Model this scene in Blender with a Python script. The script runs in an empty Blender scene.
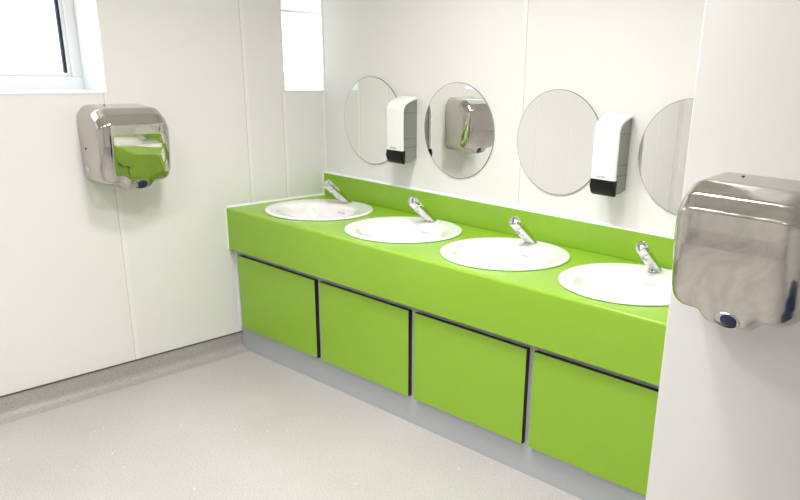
import bpy, bmesh, math, random
from mathutils import Vector, Matrix
SC = bpy.context.scene
COL = SC.collection
PI = math.pi
random.seed(3)

# ---------------------------------------------------------------- materials
def mat(name, color, rough=0.5, metal=0.0, spec=0.5, coat=0.0, coat_rough=0.05):
    m = bpy.data.materials.new(name); m.use_nodes = True
    b = m.node_tree.nodes['Principled BSDF']
    b.inputs['Base Color'].default_value = (*color, 1)
    b.inputs['Roughness'].default_value = rough
    b.inputs['Metallic'].default_value = metal
    b.inputs['Specular IOR Level'].default_value = spec
    b.inputs['Coat Weight'].default_value = coat
    b.inputs['Coat Roughness'].default_value = coat_rough
    return m

def nodes(m):
    return m.node_tree.nodes, m.node_tree.links, m.node_tree.nodes['Principled BSDF']

def noise_variation(m, c1, c2, scale, lo=0.35, hi=0.65, detail=3.0):
    N, L, b = nodes(m)
    tc = N.new('ShaderNodeTexCoord'); nz = N.new('ShaderNodeTexNoise')
    nz.inputs['Scale'].default_value = scale; nz.inputs['Detail'].default_value = detail
    cr = N.new('ShaderNodeValToRGB')
    cr.color_ramp.elements[0].position = lo; cr.color_ramp.elements[0].color = (*c1, 1)
    cr.color_ramp.elements[1].position = hi; cr.color_ramp.elements[1].color = (*c2, 1)
    L.new(tc.outputs['Object'], nz.inputs['Vector']); L.new(nz.outputs['Fac'], cr.inputs['Fac'])
    L.new(cr.outputs['Color'], b.inputs['Base Color'])
    return tc, nz, cr

M = {}
M['cladding'] = mat('white_pvc_cladding', (0.84, 0.825, 0.785), 0.22, 0, 0.35)
noise_variation(M['cladding'], (0.825, 0.812, 0.794), (0.845, 0.832, 0.814), 1.3)
M['joint'] = mat('white_joint_strip', (0.88, 0.87, 0.84), 0.25, 0, 0.4)
M['seam'] = mat('joint_groove', (0.55, 0.54, 0.50), 0.5)
M['ceiling'] = mat('ceiling_white', (0.86, 0.86, 0.84), 0.8, 0, 0.2)
M['sealant'] = mat('white_sealant', (0.90, 0.90, 0.88), 0.35)
M['green'] = mat('lime_green_laminate', (0.270, 0.482, 0.036), 0.25, 0, 0.35)
noise_variation(M['green'], (0.266, 0.475, 0.0345), (0.274, 0.489, 0.0375), 2.0)
M['black_core'] = mat('black_compact_core', (0.008, 0.009, 0.012), 0.4)
M['carcass'] = mat('grey_carcass_board', (0.46, 0.465, 0.478), 0.5)
M['plinth'] = mat('grey_vinyl_plinth', (0.445, 0.468, 0.482), 0.45)
M['ceramic'] = mat('white_ceramic', (0.90, 0.89, 0.875), 0.08, 0, 0.5, 0.4)
M['chrome'] = mat('polished_chrome', (0.68, 0.68, 0.69), 0.05, 1.0)
M['steel'] = mat('polished_stainless', (0.56, 0.53, 0.49), 0.12, 1.0)
M['mirror'] = mat('mirror_silver', (0.965, 0.972, 0.955), 0.004, 1.0)
M['mirror_edge'] = mat('mirror_glass_edge', (0.30, 0.31, 0.27), 0.2)
M['white_plastic'] = mat('white_gloss_plastic', (0.90, 0.90, 0.885), 0.25)
M['smoked'] = mat('smoked_grey_plastic', (0.27, 0.275, 0.25), 0.18, 0, 0.6)
M['smoked_rib'] = mat('smoked_grey_rib', (0.17, 0.175, 0.16), 0.25)
M['black_plastic'] = mat('black_gloss_plastic', (0.005, 0.005, 0.006), 0.3, 0, 0.25)
M['navy'] = mat('navy_for_reflections', (0.006, 0.018, 0.085), 0.35)  # navy of the dryer reflections: added bin and painted outlet insert
M['upvc'] = mat('white_upvc', (0.88, 0.90, 0.92), 0.28)
M['gasket'] = mat('dark_rubber_gasket', (0.012, 0.020, 0.050), 0.6)
M['print'] = mat('grey_print', (0.28, 0.22, 0.20), 0.6)
M['label'] = mat('pale_rating_label', (0.62, 0.60, 0.56), 0.4)
M['cap'] = mat('dark_capping_strip', (0.10, 0.085, 0.07), 0.5)

# stainless: wiped smears change the gloss, slight polish ripple, brushed grain
def steel(m, r0, r1, aniso, bump):
    N, L, b = nodes(m)
    tc = N.new('ShaderNodeTexCoord'); nz = N.new('ShaderNodeTexNoise')
    nz.inputs['Scale'].default_value = 9; nz.inputs['Detail'].default_value = 6; nz.inputs['Distortion'].default_value = 3.5
    mr = N.new('ShaderNodeMapRange'); mr.inputs['From Min'].default_value = 0.35; mr.inputs['From Max'].default_value = 0.7
    mr.inputs['To Min'].default_value = r0; mr.inputs['To Max'].default_value = r1
    cr = N.new('ShaderNodeMapRange'); cr.inputs['From Min'].default_value = 0.35; cr.inputs['From Max'].default_value = 0.65
    cr.inputs['To Min'].default_value = 1 - bump*2.0; cr.inputs['To Max'].default_value = 1 + bump*2.0
    hs = N.new('ShaderNodeHueSaturation'); hs.inputs['Color'].default_value = b.inputs['Base Color'].default_value
    bp = N.new('ShaderNodeBump'); bp.inputs['Strength'].default_value = bump; bp.inputs['Distance'].default_value = 0.004
    L.new(tc.outputs['Object'], nz.inputs['Vector']); L.new(nz.outputs['Fac'], mr.inputs['Value']); L.new(nz.outputs['Fac'], cr.inputs['Value'])
    L.new(cr.outputs['Result'], hs.inputs['Value']); L.new(hs.outputs['Color'], b.inputs['Base Color'])
    L.new(mr.outputs['Result'], b.inputs['Roughness']); L.new(nz.outputs['Fac'], bp.inputs['Height'])
    L.new(bp.outputs['Normal'], b.inputs['Normal'])
    tg = N.new('ShaderNodeTangent'); tg.direction_type = 'RADIAL'; tg.axis = 'X'
    L.new(tg.outputs['Tangent'], b.inputs['Tangent'])
    b.inputs['Anisotropic'].default_value = aniso; b.inputs['Anisotropic Rotation'].default_value = 0.25
M['steel_smeared'] = mat('brushed_smeared_stainless', (0.56, 0.53, 0.49), 0.15, 1.0)
steel(M['steel'], 0.03, 0.06, 0.6, 0.004)
steel(M['steel_smeared'], 0.09, 0.20, 0.92, 0.05)

# speckled safety vinyl
def vinyl(name, base, dark, light):
    m = mat(name, base, 0.42, 0, 0.4)
    N, L, b = nodes(m)
    tc = N.new('ShaderNodeTexCoord')
    n1 = N.new('ShaderNodeTexNoise'); n1.inputs['Scale'].default_value = 190; n1.inputs['Detail'].default_value = 2
    r1 = N.new('ShaderNodeValToRGB')
    e = r1.color_ramp.elements
    e[0].position = 0.33; e[0].color = (*dark, 1); e[1].position = 0.48; e[1].color = (*base, 1)
    e2 = e.new(0.62); e2.color = (*base, 1); e3 = e.new(0.74); e3.color = (*light, 1)
    n2 = N.new('ShaderNodeTexNoise'); n2.inputs['Scale'].default_value = 2.2; n2.inputs['Detail'].default_value = 5
    mx = N.new('ShaderNodeMix'); mx.data_type = 'RGBA'; mx.blend_type = 'MULTIPLY'
    mp = N.new('ShaderNodeValToRGB'); mp.color_ramp.elements[0].color = (0.91, 0.905, 0.89, 1); mp.color_ramp.elements[1].color = (1, 1, 1, 1)
    mp.color_ramp.elements[0].position = 0.3; mp.color_ramp.elements[1].position = 0.65
    mx.inputs['Factor'].default_value = 1
    # sparse pale quartz flecks
    vo = N.new('ShaderNodeTexVoronoi'); vo.inputs['Scale'].default_value = 14
    lt = N.new('ShaderNodeMath'); lt.operation = 'LESS_THAN'; lt.inputs[1].default_value = 0.035
    m2 = N.new('ShaderNodeMix'); m2.data_type = 'RGBA'; m2.inputs['B'].default_value = (0.85, 0.85, 0.83, 1)
    L.new(tc.outputs['Object'], n1.inputs['Vector']); L.new(tc.outputs['Object'], n2.inputs['Vector']); L.new(tc.outputs['Object'], vo.inputs['Vector'])
    L.new(n1.outputs['Fac'], r1.inputs['Fac']); L.new(n2.outputs['Fac'], mp.inputs['Fac'])
    L.new(r1.outputs['Color'], mx.inputs['A']); L.new(mp.outputs['Color'], mx.inputs['B'])
    L.new(vo.outputs['Distance'], lt.inputs[0]); L.new(lt.outputs[0], m2.inputs['Factor'])
    L.new(mx.outputs['Result'], m2.inputs['A']); L.new(m2.outputs['Result'], b.inputs['Base Color'])
    return m
M['vinyl'] = vinyl('speckled_safety_vinyl', (0.500, 0.482, 0.468), (0.38, 0.365, 0.355), (0.62, 0.605, 0.59))
M['skirting'] = vinyl('speckled_vinyl_in_shade', (0.43, 0.405, 0.385), (0.32, 0.30, 0.285), (0.52, 0.49, 0.47))  # floor vinyl again, its colour darkened for the shade on the upright cove

# frosted window pane: scatters the daylight
m = bpy.data.materials.new('frosted_glass'); m.use_nodes = True
N, L = m.node_tree.nodes, m.node_tree.links
N.remove(N['Principled BSDF'])
tr = N.new('ShaderNodeBsdfTranslucent'); tr.inputs['Color'].default_value = (0.95, 0.97, 0.97, 1)
tp = N.new('ShaderNodeBsdfTransparent'); gl = N.new('ShaderNodeBsdfGlossy'); gl.inputs['Roughness'].default_value = 0.25
a = N.new('ShaderNodeMixShader'); a.inputs[0].default_value = 0.3
c = N.new('ShaderNodeMixShader'); c.inputs[0].default_value = 0.05
L.new(tr.outputs[0], a.inputs[1]); L.new(tp.outputs[0], a.inputs[2])
L.new(a.outputs[0], c.inputs[1]); L.new(gl.outputs[0], c.inputs[2])
L.new(c.outputs[0], N['Material Output'].inputs['Surface'])
M['frosted'] = m

def emit(name, color, s):
    m = bpy.data.materials.new(name); m.use_nodes = True
    b = m.node_tree.nodes['Principled BSDF']
    b.inputs['Base Color'].default_value = (0.8, 0.8, 0.8, 1)
    b.inputs['Emission Color'].default_value = (*color, 1); b.inputs['Emission Strength'].default_value = s
    return m
M['lamp'] = emit('led_diffuser', (1.0, 0.970, 0.935), 6.0)

# ---------------------------------------------------------------- helpers
def obj(name, bm, m, parent=None, smooth=None, loc=None):
    bmesh.ops.recalc_face_normals(bm, faces=bm.faces)
    me = bpy.data.meshes.new(name); bm.to_mesh(me); bm.free()
    o = bpy.data.objects.new(name, me); COL.objects.link(o)
    me.materials.append(M[m])
    if smooth is not None:
        for p in me.polygons: p.use_smooth = True
        me.set_sharp_from_angle(angle=math.radians(smooth))
    if parent: o.parent = parent
    if loc: o.location = loc
    return o

def thing(name, label, cat, loc=(0, 0, 0), rz=0, group=None):
    o = bpy.data.objects.new(name, None); COL.objects.link(o)
    o.location = loc; o.rotation_euler = (0, 0, rz); o.empty_display_size = 0.05
    o['label'] = label; o['category'] = cat
    if group: o['group'] = group
    return o

def struct(o):
    o['kind'] = 'structure'; return o

def copy_tree(o, parent=None):
    c = o.copy(); COL.objects.link(c)
    if parent: c.parent = parent
    for ch in list(o.children): copy_tree(ch, c)
    return c

def box(bm, x0, x1, y0, y1, z0, z1, bev=0.0, seg=2):
    r = bmesh.ops.create_cube(bm, size=1)
    vs = r['verts']
    for v in vs:
        v.co = Vector(((x0+x1)/2 + v.co.x*(x1-x0), (y0+y1)/2 + v.co.y*(y1-y0), (z0+z1)/2 + v.co.z*(z1-z0)))
    if bev:
        es = list({e for v in vs for e in v.link_edges})
        bmesh.ops.bevel(bm, geom=es, offset=bev, segments=seg, affect='EDGES', profile=0.5)
    return bm

def bx(*a, **k):
    return box(bmesh.new(), *a, **k)

def prism(bm, prof, axis, a0, a1):
    """closed profile (list of 2D) extruded along an axis; x: (y,z), y: (x,z), z: (x,y)"""
    def P(u, v, t):
        return {'x': (t, u, v), 'y': (u, t, v), 'z': (u, v, t)}[axis]
    A = [bm.verts.new(P(u, v, a0)) for u, v in prof]
    B = [bm.verts.new(P(u, v, a1)) for u, v in prof]
    n = len(prof)
    for i in range(n):
        bm.faces.new((A[i], A[(i+1) % n], B[(i+1) % n], B[i]))
    bm.faces.new(A[::-1]); bm.faces.new(B)
    return bm

def rings(bm, rs, cap0=False, cap1=False):
    """rs = list of rings (lists of points of equal length); skins them"""
    R = [[bm.verts.new(p) for p in r] for r in rs]
    n = len(R[0])
    for a_, b_ in zip(R, R[1:]):
        for i in range(n):
            bm.faces.new((a_[i], a_[(i+1) % n], b_[(i+1) % n], b_[i]))
    if cap0: bm.faces.new(R[0][::-1])
    if cap1: bm.faces.new(R[-1])
    return bm

def circ(cx, cy, z, rx, ry, n=64):
    return [(cx + rx*math.cos(2*PI*i/n), cy + ry*math.sin(2*PI*i/n), z) for i in range(n)]

def tube_rings(origin, direc, spec, n=24):
    """rings along a direction: spec = [(distance, radius), ...]"""
    d = Vector(direc).normalized()
    u = d.orthogonal().normalized(); w = d.cross(u)
    out = []
    for t, r in spec:
        c = Vector(origin) + d*t
        out.append([tuple(c + u*(r*math.cos(2*PI*i/n)) + w*(r*math.sin(2*PI*i/n))) for i in range(n)])
    return out

def text_mesh(name, body, size, m, parent, mtx, extrude=0.0003):
    cu = bpy.data.curves.new(name, 'FONT'); cu.body = body; cu.size = size
    cu.extrude = extrude; cu.align_x = 'CENTER'; cu.resolution_u = 2
    t = bpy.data.objects.new(name + '_curve', cu); COL.objects.link(t)
    dg = bpy.context.evaluated_depsgraph_get()
    me = bpy.data.meshes.new_from_object(t.evaluated_get(dg))
    bpy.data.objects.remove(t); bpy.data.curves.remove(cu)
    me.transform(mtx)
    me.materials.clear(); me.materials.append(M[m])
    o = bpy.data.objects.new(name, me); COL.objects.link(o); o.parent = parent
    return o

def smooth01(x):
    x = max(0, min(1, x)); return x*x*(3-2*x)

# ---------------------------------------------------------------- dimensions
RX = 4.05            # right wall
RY = -4.6            # wall behind the photographer
RZ = 2.45            # ceiling
H = 0.70             # worktop height
D = 0.5836           # worktop depth
FA = 0.196           # fascia height
CF = -0.5464         # carcass front plane
NX, NY = 2.336, -0.80   # left front corner of the boxed-out wall on the right
SILL = 1.209
WT = 0.26

# ---------------------------------------------------------------- room shell
bm = bx(-WT, RX+0.15, RY-0.15, 0.45, -0.10, 0.0)
struct(obj('floor', bm, 'vinyl'))
bm = bx(-WT, RX+0.15, RY-0.15, 0.45, RZ, RZ+0.10)
struct(obj('ceiling', bm, 'ceiling'))

W1 = (-1.80, -1.061); W2 = (-0.234, 0.30); WTOP = 2.05
bm = bmesh.new()
box(bm, -WT, 0, RY, 0.45, 0, SILL)
box(bm, -WT, 0, RY, 0.45, WTOP, RZ)
box(bm, -WT, 0, RY, W1[0], SILL, WTOP)
box(bm, -WT, 0, W1[1], W2[0], SILL, WTOP)
box(bm, -WT, 0, W2[1], 0.45, SILL, WTOP)
struct(obj('wall_left', bm, 'cladding'))
struct(obj('wall_back', bx(0.0, RX+0.15, 0, 0.12, 0, RZ), 'cladding'))
struct(obj('wall_right', bx(RX, RX+0.15, RY, NY, 0, RZ), 'cladding'))
struct(obj('wall_front', bx(-WT, RX+0.15, RY-0.15, RY, 0, RZ), 'cladding'))
struct(obj('wall_nib', bx(NX, RX+0.15, NY, 0, 0, RZ, bev=0.003), 'cladding'))

# joint strips of the cladding
tn = 0
def strip(x0, x1, y0, y1, z0, z1, groove):
    global tn
    tn += 1
    s = struct(obj('trim_%d' % tn, bx(x0, x1, y0, y1, z0, z1, bev=0.0006, seg=1), 'joint'))
    g = obj('joint_groove', bx(*groove), 'seam', s)
def strip_left(y, z0, z1):
    strip(0, 0.0016, y-0.010, y+0.010, z0, z1, (0, 0.0010, y-0.0118, y-0.0098, z0, z1))
def strip_back(x, z0, z1):
    strip(x-0.010, x+0.010, -0.0016, 0, z0, z1, (x+0.0098, x+0.0118, -0.0010, 0, z0, z1))
def strip_nib(x, z0, z1):
    strip(x-0.010, x+0.010, NY-0.0016, NY, z0, z1, (x+0.0098, x+0.0118, NY-0.0010, NY, z0, z1))
strip_left(-0.437, H+0.004, RZ)
strip_left(-0.235, H+0.004, SILL)
strip_left(-1.066, 0.088, SILL)
strip_left(-1.815, 0.088, RZ)
strip_left(-2.22, 0.088, RZ)
strip_left(-2.95, 0.088, RZ)
strip_left(-3.56, 0.088, RZ)
strip_back(1.229, H+0.112, RZ)
strip_nib(2.93, 0.0, RZ)
# internal corner bead
tn += 1
struct(obj('trim_%d' % tn, prism(bmesh.new(), [(0, 0), (0.010, 0), (0.007, -0.007), (0, -0.010)], 'z', H+0.112, SILL), 'joint'))
tn += 1
struct(obj('trim_%d' % tn, bx(0.0, 0.012, -0.003, 0.0, SILL, RZ), 'joint'))
# white post on the left wall further back, seen in the mirror on the right
tn += 1
struct(obj('trim_%d' % tn, bx(0, 0.05, -4.10, -3.90, 0, RZ, bev=0.003), 'joint'))

# coved vinyl skirting on the left wall, with its capping strip
def cove(h, t, r, n=7):
    p = [(0, 0), (0, h), (t, h), (t, r+t)]
    for i in range(1, n):
        a_ = PI + (PI/2)*i/n
        p.append((t + r + r*math.cos(a_), t*0.5 + r + r*math.sin(a_)))
    p += [(t+r, t*0.5), (t+r+0.03, 0.0006), (t+r+0.03, 0)]
    return p
struct(obj('baseboard_left', prism(bmesh.new(), cove(0.0855, 0.004, 0.028), 'y', RY, CF), 'skirting', smooth=50))
struct(obj('trim_%d' % (tn+1), bx(0, 0.0065, RY, CF, 0.0845, 0.0885), 'cap'))
tn += 1

# ---------------------------------------------------------------- windows
WX = -0.19           # inner face of the frames
def window(n, y0, y1, transom=None):
    w = bpy.data.objects.new('window_%d' % n, None); COL.objects.link(w); struct(w)
    w.location = (WX, (y0+y1)/2, SILL)
    off = Matrix.Translation((-WX, -(y0+y1)/2, -SILL))
    def part(name, bm, m, sm=None):
        bmesh.ops.transform(bm, matrix=off, verts=bm.verts)
        return obj(name, bm, m, w, smooth=sm)
    f = 0.042
    z0, z1 = SILL, WTOP
    # outer frame, four members
    bm = bmesh.new()
    box(bm, WX-0.06, WX, y0, y1, z0, z0+f+0.012, bev=0.003)
    box(bm, WX-0.06, WX, y0, y1, z1-f, z1, bev=0.003)
    box(bm, WX-0.06, WX, y0, y0+f, z0+f+0.012, z1-f, bev=0.003)
    box(bm, WX-0.06, WX, y1-f, y1, z0+f+0.012, z1-f, bev=0.003)
    fr = part('window_frame', bm, 'upvc')
    # glazing bead inside the frame
    g = f + 0.013
    bm = bmesh.new()
    box(bm, WX-0.05, WX-0.012, y0+f, y1-f, z0+f+0.012, z0+g+0.012, bev=0.003)
    box(bm, WX-0.05, WX-0.012, y0+f, y1-f, z1-g, z1-f, bev=0.003)
    box(bm, WX-0.05, WX-0.012, y0+f, y0+g, z0+g+0.012, z1-g, bev=0.002)
    box(bm, WX-0.05, WX-0.012, y1-g, y1-f, z0+g+0.012, z1-g, bev=0.002)
    part('glazing_bead', bm, 'upvc')
    if transom:
        part('transom', bx(WX-0.05, WX-0.006, y0+f, y1-f, transom, transom+0.07, bev=0.003), 'upvc')
        part('transom_gasket', bx(WX-0.045, WX-0.010, y0+g, y1-g, transom-0.008, transom), 'carcass')
    part('window_pane', bx(WX-0.036, WX-0.030, y0+g, y1-g, z0+g+0.012, z1-g), 'frosted')
    if n == 1:
        bm = bmesh.new()
        for a_, b_ in ((y1-g-0.010, y1-g), (y0+g, y0+g+0.010)):
            box(bm, WX-0.030, WX-0.016, a_, b_, z0+g+0.012, z1-g)
        part('gasket', bm, 'gasket')
    # smooth white lining of the opening: sill and side
    bm = bmesh.new()
    box(bm, WX, 0.002, y0, y1, z0-0.001, z0+0.004)
    box(bm, WX, 0.002, y1-0.004, y1, z0, z1)
    box(bm, WX, 0.002, y0, y0+0.004, z0, z1)
    part('reveal_lining', bm, 'upvc')
    return w
window(1, *W1)
window(2, *W2, transom=1.578)

# ---------------------------------------------------------------- worktop
BX = [0.3186, 0.8714, 1.4158, 1.9565]   # basin centres
BY = -0.2970
BRX, BRY = 0.2440, 0.2460
CUTX, CUTY = 0.225, 0.222
wt = thing('worktop', 'lime green worktop with deep front fascia and low upstand, running along back wall', 'worktop', (0, 0, H))
def wpart(name, bm, m, sm=None):
    bmesh.ops.translate(bm, verts=bm.verts, vec=(0, 0, -H))
    return obj(name, bm, m, wt, smooth=sm)
X0, X1 = 0.0015, NX-0.0015
ER = 0.012
def slab_with_holes():
    bm = bmesh.new()
    yb, yf = -0.001, -D+ER
    cuts = [X0] + [(a_+b_)/2 for a_, b_ in zip(BX, BX[1:])] + [X1]
    t0, t1 = H-0.025, H
    for i, cx in enumerate(BX):
        xa, xb = cuts[i], cuts[i+1]
        angs = [2*PI*k/72 for k in range(72)]
        for px, py in ((xa, yf), (xb, yf), (xa, yb), (xb, yb)):
            angs.append(math.atan2(py-BY, px-cx) % (2*PI))
        angs = sorted(set(round(a_, 6) for a_ in angs))
        inn, out = [], []
        for a_ in angs:
            c_, s_ = math.cos(a_), math.sin(a_)
            r_ = 1/math.sqrt((c_/CUTX)**2 + (s_/CUTY)**2)
            inn.append((cx+r_*c_, BY+r_*s_))
            tx = ((xb-cx)/c_ if c_ > 1e-9 else (xa-cx)/c_ if c_ < -1e-9 else 1e9)
            ty = ((yb-BY)/s_ if s_ > 1e-9 else (yf-BY)/s_ if s_ < -1e-9 else 1e9)
            t = min(tx, ty); out.append((cx+t*c_, BY+t*s_))
        rings(bm, [[(x, y, t0) for x, y in out], [(x, y, t0) for x, y in inn],
                   [(x, y, t1) for x, y in inn], [(x, y, t1) for x, y in out]])
    bmesh.ops.remove_doubles(bm, verts=bm.verts, dist=1e-5)
    return bm
wpart('counter_top', slab_with_holes(), 'green')
prof = [(-D+ER+0.02, H-0.025), (-D+ER+0.02, H-0.0005), (-D+ER, H)]
for k in range(1, 7):
    a_ = PI/2 + (PI/2)*k/6
    prof.append((-D+ER+ER*math.cos(a_), H-ER+ER*math.sin(a_)))
prof += [(-D, H-FA+0.002), (-D+0.002, H-FA), (-D+0.019, H-FA), (-D+0.019, H-0.025)]
wpart('fascia', prism(bmesh.new(), prof, 'x', X0, X1), 'green', 40)
wpart('upstand', bx(X0, X1, -0.018, -0.0005, H+0.0005, H+0.1105, bev=0.002), 'green')
bm = bmesh.new()
prism(bm, [(-0.0185, H+0.1105), (-0.0165, H+0.1145), (-0.0004, H+0.1185), (-0.0004, H+0.1105)], 'x', X0, X1)     # over the upstand
prism(bm, [(0.0004, H+0.0), (0.0080, H), (0.0048, H+0.004), (0.0004, H+0.0075)], 'y', -D+0.004, -0.001)    # along the left wall
prism(bm, [(0.0004, -D+0.006), (0.004, -D-0.001), (0.0004, -D-0.007)], 'z', H-FA, H-0.002)                  # down the fascia end
prism(bm, [(0.0004, -0.018), (0.005, -0.0185), (0.0004, -0.026)], 'z', H+0.006, H+0.112)
wpart('sealant_bead', bm, 'sealant', 30)

# ---------------------------------------------------------------- cabinets and plinth
pl = obj('plinth', bx(X0, X1, CF, CF+0.018, 0.0005, 0.1185, bev=0.001), 'plinth')
pl['label'] = 'long grey vinyl plinth on the floor below the four green panels'; pl['category'] = 'plinth'
cuts = [X0, 0.620, 1.184, 1.746, X1]
doors = [(0.042, 0.608), (0.640, 1.174), (1.204, 1.736), (1.766, 2.314)]
cl = ['cabinet with green door panel at the far end, touching the left wall',
      'cabinet with green door panel, second from the left wall, under the second basin',
      'cabinet with green door panel, third from the left wall, under the third basin',
      'cabinet with green door panel nearest the viewer, partly behind the white wall edge']
for i in range(4):
    a_, b_ = cuts[i]+0.0005, cuts[i+1]-0.0005
    cx = (a_+b_)/2
    t = thing('cabinet', cl[i], 'cabinet', (cx, CF, 0.119), 0, 'cabinets under the green worktop')
    off = (-cx, -CF, -0.119)
    bm = bmesh.new()
    box(bm, a_, b_, CF, CF+0.016, 0.119, 0.500)                       # face frame
    box(bm, a_, a_+0.016, CF+0.016, -0.03, 0.119, 0.500)
    box(bm, b_-0.016, b_, CF+0.016, -0.03, 0.119, 0.500)
    box(bm, a_+0.016, b_-0.016, CF+0.016, -0.03, 0.119, 0.135)
    box(bm, a_, b_, CF, CF+0.016, 0.500, H-0.026)
    bmesh.ops.translate(bm, verts=bm.verts, vec=off)
    obj('carcass', bm, 'carcass', t)
    l, r = doors[i]
    bm = bx(l, r, CF-0.0180, CF-0.0003, 0.123, 0.4780)
    bmesh.ops.translate(bm, verts=bm.verts, vec=off)
    d_ = obj('door', bm, 'black_core', t); d_['label'] = 'green faced door panel with black core edges'
    bm = bx(l+0.0004, r-0.0004, CF-0.0196, CF-0.0180, 0.1234, 0.4776)
    bmesh.ops.translate(bm, verts=bm.verts, vec=off)
    obj('door_face', bm, 'green', d_)
    if i == 0:
        bm = prism(bmesh.new(), [(0.0006, CF-0.004), (0.0006, CF-0.012), (0.006, CF-0.001), (0.006, CF)], 'z', 0.119, 0.500)
        bmesh.ops.translate(bm, verts=bm.verts, vec=off)
        obj('sealant_bead', bm, 'sealant', t)

# ---------------------------------------------------------------- basins
def basin_mesh():
    bm = bmesh.new()
    R = []
    def el(dy, rx, ry, z): R.append(circ(0, dy, z, rx, ry, 72))
    # underside up to the rim, over it and down into the bowl (origin = worktop surface)
    el(-0.018, 0.030, 0.030, -0.150)
    el(-0.018, 0.110, 0.105, -0.140)
    el(-0.016, 0.175, 0.160, -0.090)
    el(-0.010, 0.205, 0.195, -0.030)
    el(-0.004, 0.215, 0.210, 0.0005)
    el(0, BRX-0.004, BRY-0.004, 0.0005)
    el(0, BRX, BRY, 0.0025)
    el(0, BRX, BRY, 0.0060)
    el(0, BRX-0.003, BRY-0.003, 0.0088)
    el(0, BRX-0.010, BRY-0.010, 0.0100)
    el(-0.001, BRX-0.022, BRY-0.022, 0.0092)
    el(-0.010, 0.205, 0.192, 0.0070)
    el(-0.018, 0.192, 0.172, 0.0040)
    el(-0.020, 0.186, 0.163, 0.0000)
    el(-0.020, 0.178, 0.154, -0.020)
    el(-0.019, 0.160, 0.137, -0.058)
    el(-0.018, 0.125, 0.108, -0.096)
    el(-0.018, 0.075, 0.068, -0.120)
    el(-0.018, 0.026, 0.026, -0.130)
    return rings(bm, R, cap0=True, cap1=True)
bl = ['white round basin at the far end, in the corner by the left wall',
      'white round basin second from the left wall, in front of the second round mirror',
      'white round basin third from the left wall, in front of the third round mirror',
      'white round basin nearest the viewer, cut off by the white wall edge']
b0 = thing('washbasin', bl[0], 'basin', (BX[0], BY, H), 0, 'basins set in the green worktop')
bo = obj('bowl', basin_mesh(), 'ceramic', b0, smooth=60)
bm = rings(bmesh.new(), [circ(0, -0.018, -0.1298, 0.024, 0.024, 32), circ(0, -0.018, -0.1265, 0.023, 0.023, 32),
                         circ(0, -0.018, -0.1255, 0.016, 0.016, 32), circ(0, -0.018, -0.1285, 0.012, 0.012, 32)], cap0=True, cap1=True)
obj('waste_fitting', bm, 'chrome', b0, smooth=40)
bm = rings(bmesh.new(), tube_rings((0, -0.1745, -0.030), (0, 1, 0.25), [(-0.002, 0.010), (0.002, 0.010), (0.002, 0.006)], 20), cap0=True, cap1=True)
obj('overflow', bm, 'chrome', b0, smooth=40)
# small printed maker's mark on the back slope of the bowl
slope = Matrix.Translation((0.000, 0.1255, -0.0300)) @ Matrix.Rotation(math.radians(66), 4, 'X')
text_mesh('printed_mark', 'Armitage Shanks', 0.0075, 'print', b0, slope)
bs = [b0]
for i in range(1, 4):
    c_ = copy_tree(b0); c_.location = (BX[i], BY, H); c_['label'] = bl[i]; bs.append(c_)

# ---------------------------------------------------------------- taps
TX = [0.2790, 0.8440, 1.3930, 1.9410]
tl = ['chrome angled push tap on the basin in the far corner by the left wall',
      'chrome angled push tap on the second basin from the left wall',
      'chrome angled push tap on the third basin from the left wall',
      'chrome angled push tap on the basin nearest the viewer']
TY = -0.104
t0 = thing('tap', tl[0], 'tap', (TX[0], TY, H+0.0082), 0, 'taps on the basins')
ax = Vector((-0.05, -0.745, 0.66)).normalized()
bm = rings(bmesh.new(), [[(x, y-0.004, z) for x, y, z in circ(0, 0, z, rx, ry, 28)] for z, rx, ry in ((0, 0.025, 0.029), (0.0035, 0.025, 0.029), (0.006, 0.022, 0.026))], cap0=True, cap1=True)
obj('base_flange', bm, 'chrome', t0, smooth=40)
o_ = Vector((0, 0.002, 0.002))
UX = (Vector((1, 0, 0)) - ax*ax.x).normalized(); UW = ax.cross(UX)
UW = UW if UW.y > 0 else -UW
def slant(t, r, k=1.0):
    c_ = o_ + ax*t
    return [tuple(c_ + UX*(r*math.cos(2*PI*i/28)) + UW*(r*k*math.sin(2*PI*i/28))) for i in range(28)]
foot = [(0.0205*math.cos(2*PI*i/28), -0.004 + 0.026*math.sin(2*PI*i/28), 0.0055) for i in range(28)]
bm = rings(bmesh.new(), [foot, slant(0.036, 0.0212, 0.95), slant(0.080, 0.0208), slant(0.118, 0.0204), slant(0.1195, 0.0185)], cap0=True, cap1=True)
obj('barrel', bm, 'chrome', t0, smooth=40)
bm = rings(bmesh.new(), [slant(0.1196, 0.0180), slant(0.1220, 0.0180), slant(0.1225, 0.0208), slant(0.1240, 0.0214), slant(0.1480, 0.0212), slant(0.1540, 0.0195), slant(0.1575, 0.0140), slant(0.1590, 0.006)], cap0=True, cap1=True)
obj('push_button', bm, 'chrome', t0, smooth=40)
# spout: a short outlet let into the underside of the barrel
sp = o_ + ax*0.104 - UW*0.010
bm = rings(bmesh.new(), tube_rings(sp, (0, -0.25, -0.97), [(0, 0.0115), (0.013, 0.0110), (0.0145, 0.0095), (0.0145, 0.008), (0.010, 0.0075)], 20), cap0=True, cap1=True)
obj('spout', bm, 'chrome', t0, smooth=40)
for i in range(1, 4):
    c_ = copy_tree(t0); c_.location = (TX[i], TY, H+0.0082); c_['label'] = tl[i]

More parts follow.
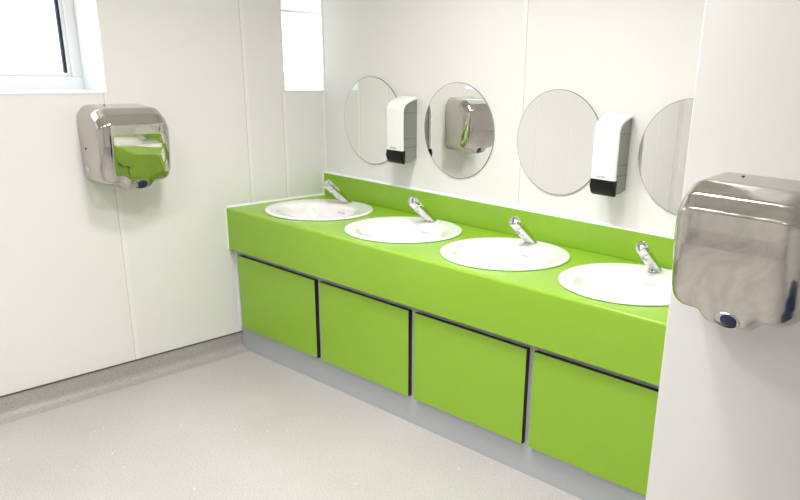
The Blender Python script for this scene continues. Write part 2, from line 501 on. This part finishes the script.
# ---------------------------------------------------------------- mirrors
MX = [0.3584, 0.9002, 1.4214, 1.9747]; MZ = 1.0932; MR = 0.2000
ml = ['round frameless mirror at the far end, next to the corner with the small window',
      'round frameless mirror second from the corner, reflecting the steel hand dryer',
      'round frameless mirror third from the corner, left of the nearer soap dispenser',
      'round frameless mirror nearest the viewer, half hidden by the white wall edge']
def ycirc(y, r, n=96): return [(r*math.cos(2*PI*i/n), y, r*math.sin(2*PI*i/n)) for i in range(n)]
m0 = thing('mirror', ml[0], 'mirror', (MX[0], -0.0005, MZ), 0, 'round mirrors above the basins')
obj('mirror_edge', rings(bmesh.new(), [ycirc(0, MR), ycirc(-0.0046, MR), ycirc(-0.0052, MR-0.0016), ycirc(-0.0052, MR-0.0022)], cap0=True, cap1=True), 'mirror_edge', m0, smooth=30)
obj('mirror_glass', rings(bmesh.new(), [ycirc(-0.0053, MR-0.0022), ycirc(-0.0056, MR-0.0024)], cap0=True, cap1=True), 'mirror', m0)
for i in range(1, 4):
    c_ = copy_tree(m0); c_.location = (MX[i], -0.0005, MZ); c_['label'] = ml[i]

# ---------------------------------------------------------------- soap dispensers
DW = 0.0515          # half width
dp = thing('soap_dispenser', 'white soap dispenser with black push bar between the first and second mirrors from the corner', 'soap dispenser', (0.6080, -0.0005, 0.932), 0, 'soap dispensers on the back wall')
def bez(p0, p1, p2, p3, n):
    return [tuple((1-t)**3*p0[k] + 3*(1-t)**2*t*p1[k] + 3*(1-t)*t*t*p2[k] + t**3*p3[k] for k in (0, 1)) for t in [j/n for j in range(1, n+1)]]
DK = 1.22            # depth of the dispenser relative to the outline below
def deep(p): return [(y*DK, z) for y, z in p]
def outer():          # front outline of the cover, (y, z), bottom to top
    return deep([(-0.083, 0.058), (-0.084, 0.120), (-0.0838, 0.180), (-0.083, 0.228)] + bez((-0.083, 0.228), (-0.081, 0.262), (-0.060, 0.274), (-0.011, 0.288), 12))
def loft_profile(pts, thick, hw, er=0.007, n=4):
    """shell that follows the outline, with softened long edges"""
    bm = bmesh.new()
    secs = []
    for k in range(n+1):
        a_ = (PI/2)*k/n
        secs.append((-hw + er - er*math.cos(a_), er - er*math.sin(a_)))
    xs = [(x, d) for x, d in secs] + [(-x, d) for x, d in secs[::-1]]
    rs = []
    for x, dlt in xs:
        ring = []
        m_ = len(pts)
        for i, (y, z) in enumerate(pts):
            pa = pts[max(0, i-1)]; pb = pts[min(m_-1, i+1)]
            t_ = Vector((pb[0]-pa[0], pb[1]-pa[1])).normalized()
            nrm = Vector((-t_[1], t_[0]))      # outward
            ring.append((x, y - nrm.x*dlt, z - nrm.y*dlt))
        for i in range(m_-1, -1, -1):
            y, z = pts[i]
            pa = pts[max(0, i-1)]; pb = pts[min(m_-1, i+1)]
            t_ = Vector((pb[0]-pa[0], pb[1]-pa[1])).normalized()
            nrm = Vector((-t_[1], t_[0]))
            ring.append((x, min(0, y - nrm.x*thick), z - nrm.y*thick))
        rs.append(ring)
    return rings(bm, rs, cap0=True, cap1=True)
obj('cover', loft_profile(outer(), 0.010, DW), 'white_plastic', dp, smooth=50)
inner = [(-0.0005, 0.016), (-0.030, 0.006), (-0.060, 0.006), (-0.0735, 0.020), (-0.0745, 0.120), (-0.0742, 0.180), (-0.0735, 0.228)]
inner += bez((-0.0735, 0.228), (-0.071, 0.252), (-0.058, 0.264), (-0.0005, 0.280), 8)
obj('reservoir', prism(bmesh.new(), deep(inner), 'x', -DW+0.011, DW-0.011), 'smoked', dp, smooth=40)
obj('back_plate', bx(-DW+0.0125, DW-0.0125, -0.005, 0.0007, 0.018, 0.274, bev=0.0003, seg=1), 'white_plastic', dp)
for z in (0.070, 0.108, 0.218):
    obj('reservoir_rib', bx(-DW+0.0102, DW-0.0102, -0.0725*DK, -0.001, z, z+0.003), 'smoked_rib', dp)
pb = [(-0.0835, 0.0575), (-0.086, 0.054), (-0.0865, 0.035), (-0.084, 0.016), (-0.077, 0.004), (-0.066, -0.001), (-0.060, 0.0), (-0.058, 0.0575)]
bm = prism(bmesh.new(), [(y-0.083*(DK-1), z) for y, z in pb], 'x', -DW+0.0005, DW-0.0005)
bmesh.ops.bevel(bm, geom=[e for e in bm.edges if abs(e.verts[0].co.x-e.verts[1].co.x) < 1e-6], offset=0.0075, segments=4, affect='EDGES', profile=0.5)
obj('push_bar', bm, 'black_plastic', dp, smooth=40)
bm = rings(bmesh.new(), tube_rings((0, -0.045, 0.012), (0, 0, -1), [(0, 0.009), (0.012, 0.008), (0.012, 0.005)], 16), cap0=True, cap1=True)
obj('soap_nozzle', bm, 'smoked', dp, smooth=40)
text_mesh('printed_name', 'KATRIN', 0.0105, 'print', dp, Matrix.Translation((-0.006, -0.0835*DK, 0.064)) @ Matrix.Rotation(PI/2, 4, 'X'))
c_ = copy_tree(dp); c_.location = (1.6920, -0.0005, 0.937)
c_['label'] = 'white soap dispenser with black push bar between the third and fourth mirrors, nearer the viewer'

# ---------------------------------------------------------------- hand dryers
# local frame: x across, -y out of the wall, z up from the bottom edge
HW, HD, HH = 0.147, 0.172, 0.300
def fillet(pts, radii, n=6):
    out = []
    m_ = len(pts)
    for i in range(m_):
        p = Vector(pts[i]); r = radii[i]
        if r <= 0: out.append(tuple(p)); continue
        a_ = (Vector(pts[i-1]) - p).normalized(); b_ = (Vector(pts[(i+1) % m_]) - p).normalized()
        ang = a_.angle(b_); t = r/math.tan(ang/2)
        s_ = p + a_*t; e_ = p + b_*t
        cc = p + (a_+b_).normalized()*(r/math.sin(ang/2))
        v0 = s_ - cc; v1 = e_ - cc
        th = v0.angle(v1); sg = 1 if v0.x*v1.y - v0.y*v1.x > 0 else -1
        for k in range(n+1):
            q = th*k/n*sg
            out.append((cc.x + v0.x*math.cos(q) - v0.y*math.sin(q), cc.y + v0.x*math.sin(q) + v0.y*math.cos(q)))
    return out
base = [(0, 0), (0.105, 0.0), (0.145, 0.014), (0.1570, 0.042), (0.1625, 0.078), (0.1675, 0.118), (0.1707, 0.158), (HD, 0.198), (0.1715, 0.236), (0.150, 0.268), (0.112, 0.293), (0, HH)]
prof = fillet(base, [0, 0.03, 0.03, 0.03, 0.15, 0.15, 0.15, 0.15, 0.018, 0.018, 0.022, 0])
def densify(p, mx=0.012):
    o = []
    for (a0, b0_), (a1, b1) in zip(p, p[1:]):
        k = max(1, int(math.hypot(a1-a0, b1-b0_)/mx))
        for j in range(k): o.append((a0+(a1-a0)*j/k, b0_+(b1-b0_)*j/k))
    o.append(p[-1]); return o
prof = densify(prof)
CR = 0.054
def section(x):
    """profile ring of the cover at x, with rounded ends and the nozzle bulge at the bottom"""
    e = max(0, abs(x) - (HW-CR))/CR
    ins = CR*(1-math.sqrt(max(0, 1-e*e)))
    out = []
    for d_, z in prof:
        dd = d_*(1-ins*0.85/HD) if d_ > 1e-6 else 0
        zz = 0.145 + (z-0.145)*(1-ins*(1.05 if z > 0.145 else 0.8)/0.150)
        if z < 0.075 and d_ > 0.03:
            wgt = smooth01((0.075-z)/0.06)*smooth01((d_-0.03)/0.06)
            bump = 1 - smooth01((abs(x)-0.040)/0.035)
            zz -= 0.024*wgt*bump
        out.append((x, -dd, zz))
    return out
def dryer(label, loc, rz, st='steel'):
    t = thing('hand_dryer', label, 'hand dryer', loc, rz, 'stainless steel hand dryers')
    xs = [HW-CR+CR*math.sin(PI/2*k/9) for k in range(10)]
    mid = [(-1+2*k/30)*(HW-CR) for k in range(31)]
    xs = [-x for x in xs[::-1]][:-1] + mid + xs[1:]
    bm = rings(bmesh.new(), [section(x) for x in xs])
    bm.verts.ensure_lookup_table()
    n = len(prof)
    bm.faces.new([bm.verts[i] for i in range(n)][::-1]); bm.faces.new([bm.verts[len(bm.verts)-n+i] for i in range(n)])
    obj('cover', bm, st, t, smooth=50)
    # outlet: chrome collar set low in the front of the bulge, navy reflection inside put into the colour
    c0 = Vector((0.003, -0.143, 0.0060)); dr = Vector((0, -0.93, -0.36)).normalized()
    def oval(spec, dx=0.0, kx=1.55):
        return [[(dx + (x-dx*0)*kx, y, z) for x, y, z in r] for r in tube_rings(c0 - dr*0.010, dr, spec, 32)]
    o_ = obj('outlet_collar', rings(bmesh.new(), oval([(0, 0.021), (0.016, 0.0205), (0.0185, 0.0192), (0.0185, 0.0180), (0.012, 0.0165)]), cap0=True, cap1=True), st, t, smooth=40)
    obj('outlet_reflection', rings(bmesh.new(), oval([(0.0125, 0.0155), (0.0165, 0.0152), (0.0185, 0.013)], 0.0055, 1.35), cap0=True, cap1=True), 'navy', o_, smooth=40)  # navy insert paints the outlet's reflection, offset to leave a bright crescent
    # lock screw and rating label on the left side
    bm = rings(bmesh.new(), tube_rings((-HW+0.001, -0.045, 0.140), (-1, 0, 0), [(0, 0.0045), (0.002, 0.0045), (0.003, 0.003)], 16), cap0=True, cap1=True)
    obj('lock_screw', bm, 'black_core', t, smooth=40)
    bm = bx(-HW-0.0006, -HW+0.0002, -0.062, -0.024, 0.048, 0.072)
    l_ = obj('rating_label', bm, st, t)
    obj('label_print', bx(-HW-0.0009, -HW-0.0005, -0.058, -0.028, 0.051, 0.069), 'label', l_)
    bm = rings(bmesh.new(), tube_rings((-0.05, -0.03, HH-0.004), (0, 0, 1), [(0, 0.004), (0.003, 0.004), (0.004, 0.0025)], 14), cap0=True, cap1=True)
    obj('top_screw', bm, 'black_core', t, smooth=40)
    return t
hd = dryer('stainless steel hand dryer on the left wall below the larger window', (0.0008, -1.044, 0.868), PI/2)
c_ = dryer('large near stainless steel hand dryer on the white wall at right edge', (2.541, NY-0.0008, 0.872), 0, 'steel_smeared')

# ---------------------------------------------------------------- navy bin added out of view, for the navy reflection in the near dryer's side
bn = thing('added_bin', 'navy bin added out of view for its reflection in the near hand dryer', 'bin', (3.16, -1.06, 0))
def rrect(hx, hy, z, r, n=6):
    out = []
    for cx, cy, a0 in ((hx-r, hy-r, 0), (-hx+r, hy-r, PI/2), (-hx+r, -hy+r, PI), (hx-r, -hy+r, 1.5*PI)):
        for k in range(n+1):
            a_ = a0 + PI/2*k/n; out.append((cx+r*math.cos(a_), cy+r*math.sin(a_), z))
    return out
obj('added_bin_body', rings(bmesh.new(), [rrect(0.16, 0.16, 0.001, 0.03), rrect(0.20, 0.20, 0.62, 0.04), rrect(0.185, 0.185, 0.62, 0.03), rrect(0.15, 0.15, 0.02, 0.03)], cap0=True, cap1=True), 'navy', bn, smooth=40)
obj('added_bin_lid', rings(bmesh.new(), [rrect(0.206, 0.206, 0.612, 0.04), rrect(0.206, 0.206, 0.65, 0.04), rrect(0.17, 0.17, 0.74, 0.05), rrect(0.12, 0.12, 0.765, 0.05)], cap0=True, cap1=True), 'navy', bn, smooth=40)

# ---------------------------------------------------------------- ceiling lights
spots = [(1.23, -1.05, 'in front of the basins, nearest the left wall'), (1.84, -1.28, 'in front of the basins, beside the boxed-out wall'),
         (1.05, -3.45, 'added as fill for the back of the room, by the left wall'),  # unseen lamp added to fill the dim back of the room
         (1.45, -2.25, 'above the middle of the open floor'), (2.60, -3.45, 'behind the viewer, furthest from the basins')]
LAMP_W = 13.2
lamp0 = None
for x, y, wh in spots:
    if True:
        lb = 'small square ceiling light %s' % wh
        if lamp0 is None:
            lamp0 = thing('ceiling_light', lb, 'ceiling light', (x, y, RZ), 0, 'square ceiling lights')
            bm = bmesh.new()
            h, g = 0.165, 0.150
            prof_ = [[(-a_, -a_, z), (a_, -a_, z), (a_, a_, z), (-a_, a_, z)] for a_, z in ((h, -0.0005), (h, -0.018), (g, -0.018), (g, -0.0005))]
            rings(bm, prof_ + [prof_[0]])
            bmesh.ops.remove_doubles(bm, verts=bm.verts, dist=1e-5)
            obj('light_frame', bm, 'white_plastic', lamp0)
            obj('diffuser', bx(-g+0.001, g-0.001, -g+0.001, g-0.001, -0.012, -0.004), 'lamp', lamp0)
            la = bpy.data.lights.new('led_light', 'AREA'); la.shape = 'SQUARE'; la.size = 0.29
            la.energy = LAMP_W; la.color = (1.0, 0.982, 0.975); la.spread = math.radians(132)
            lo = bpy.data.objects.new('led_light', la); COL.objects.link(lo); lo.parent = lamp0; lo.location = (0, 0, -0.0135)
        else:
            c_ = copy_tree(lamp0); c_.location = (x, y, RZ); c_['label'] = lb

# ---------------------------------------------------------------- daylight
w = bpy.data.worlds.new('daylight'); SC.world = w; w.use_nodes = True
N, L = w.node_tree.nodes, w.node_tree.links
bg = N['Background']
tc = N.new('ShaderNodeTexCoord'); sx = N.new('ShaderNodeSeparateXYZ'); cr = N.new('ShaderNodeValToRGB')
e = cr.color_ramp.elements
e[0].position = 0.45; e[0].color = (0.90, 0.86, 0.72, 1)
e[1].position = 0.75; e[1].color = (0.80, 0.91, 1.0, 1)
mp = N.new('ShaderNodeMath'); mp.operation = 'MULTIPLY_ADD'; mp.inputs[1].default_value = 0.5; mp.inputs[2].default_value = 0.5
L.new(tc.outputs['Generated'], sx.inputs[0]); L.new(sx.outputs['Z'], mp.inputs[0]); L.new(mp.outputs[0], cr.inputs['Fac'])
L.new(cr.outputs['Color'], bg.inputs['Color']); bg.inputs['Strength'].default_value = 3.7

# ---------------------------------------------------------------- camera
cam = bpy.data.cameras.new('camera'); co = bpy.data.objects.new('camera', cam); COL.objects.link(co)
yaw, pitch, roll = 0.6842, -0.3309, 0.0391
fw = Vector((-math.sin(yaw)*math.cos(pitch), math.cos(yaw)*math.cos(pitch), math.sin(pitch)))
rt = Vector((math.cos(yaw), math.sin(yaw), 0)); up = rt.cross(fw)
r2 = rt*math.cos(roll) + up*math.sin(roll); u2 = up*math.cos(roll) - rt*math.sin(roll)
co.matrix_world = Matrix(((r2.x, u2.x, -fw.x, 3.1421), (r2.y, u2.y, -fw.y, -2.5031), (r2.z, u2.z, -fw.z, 1.3993), (0, 0, 0, 1)))
cam.sensor_fit = 'HORIZONTAL'; cam.sensor_width = 36.0
cam.lens = 764.3177/800*36.0
cam.shift_x = -87.5613/800; cam.shift_y = 69.4827/800
cam.clip_start = 0.02
SC.camera = co

# ---------------------------------------------------------------- colour management
vs = SC.view_settings
vs.view_transform = 'Standard'; vs.look = 'None'; vs.gamma = 1.0; vs.use_curve_mapping = False
vs.exposure = 0.0
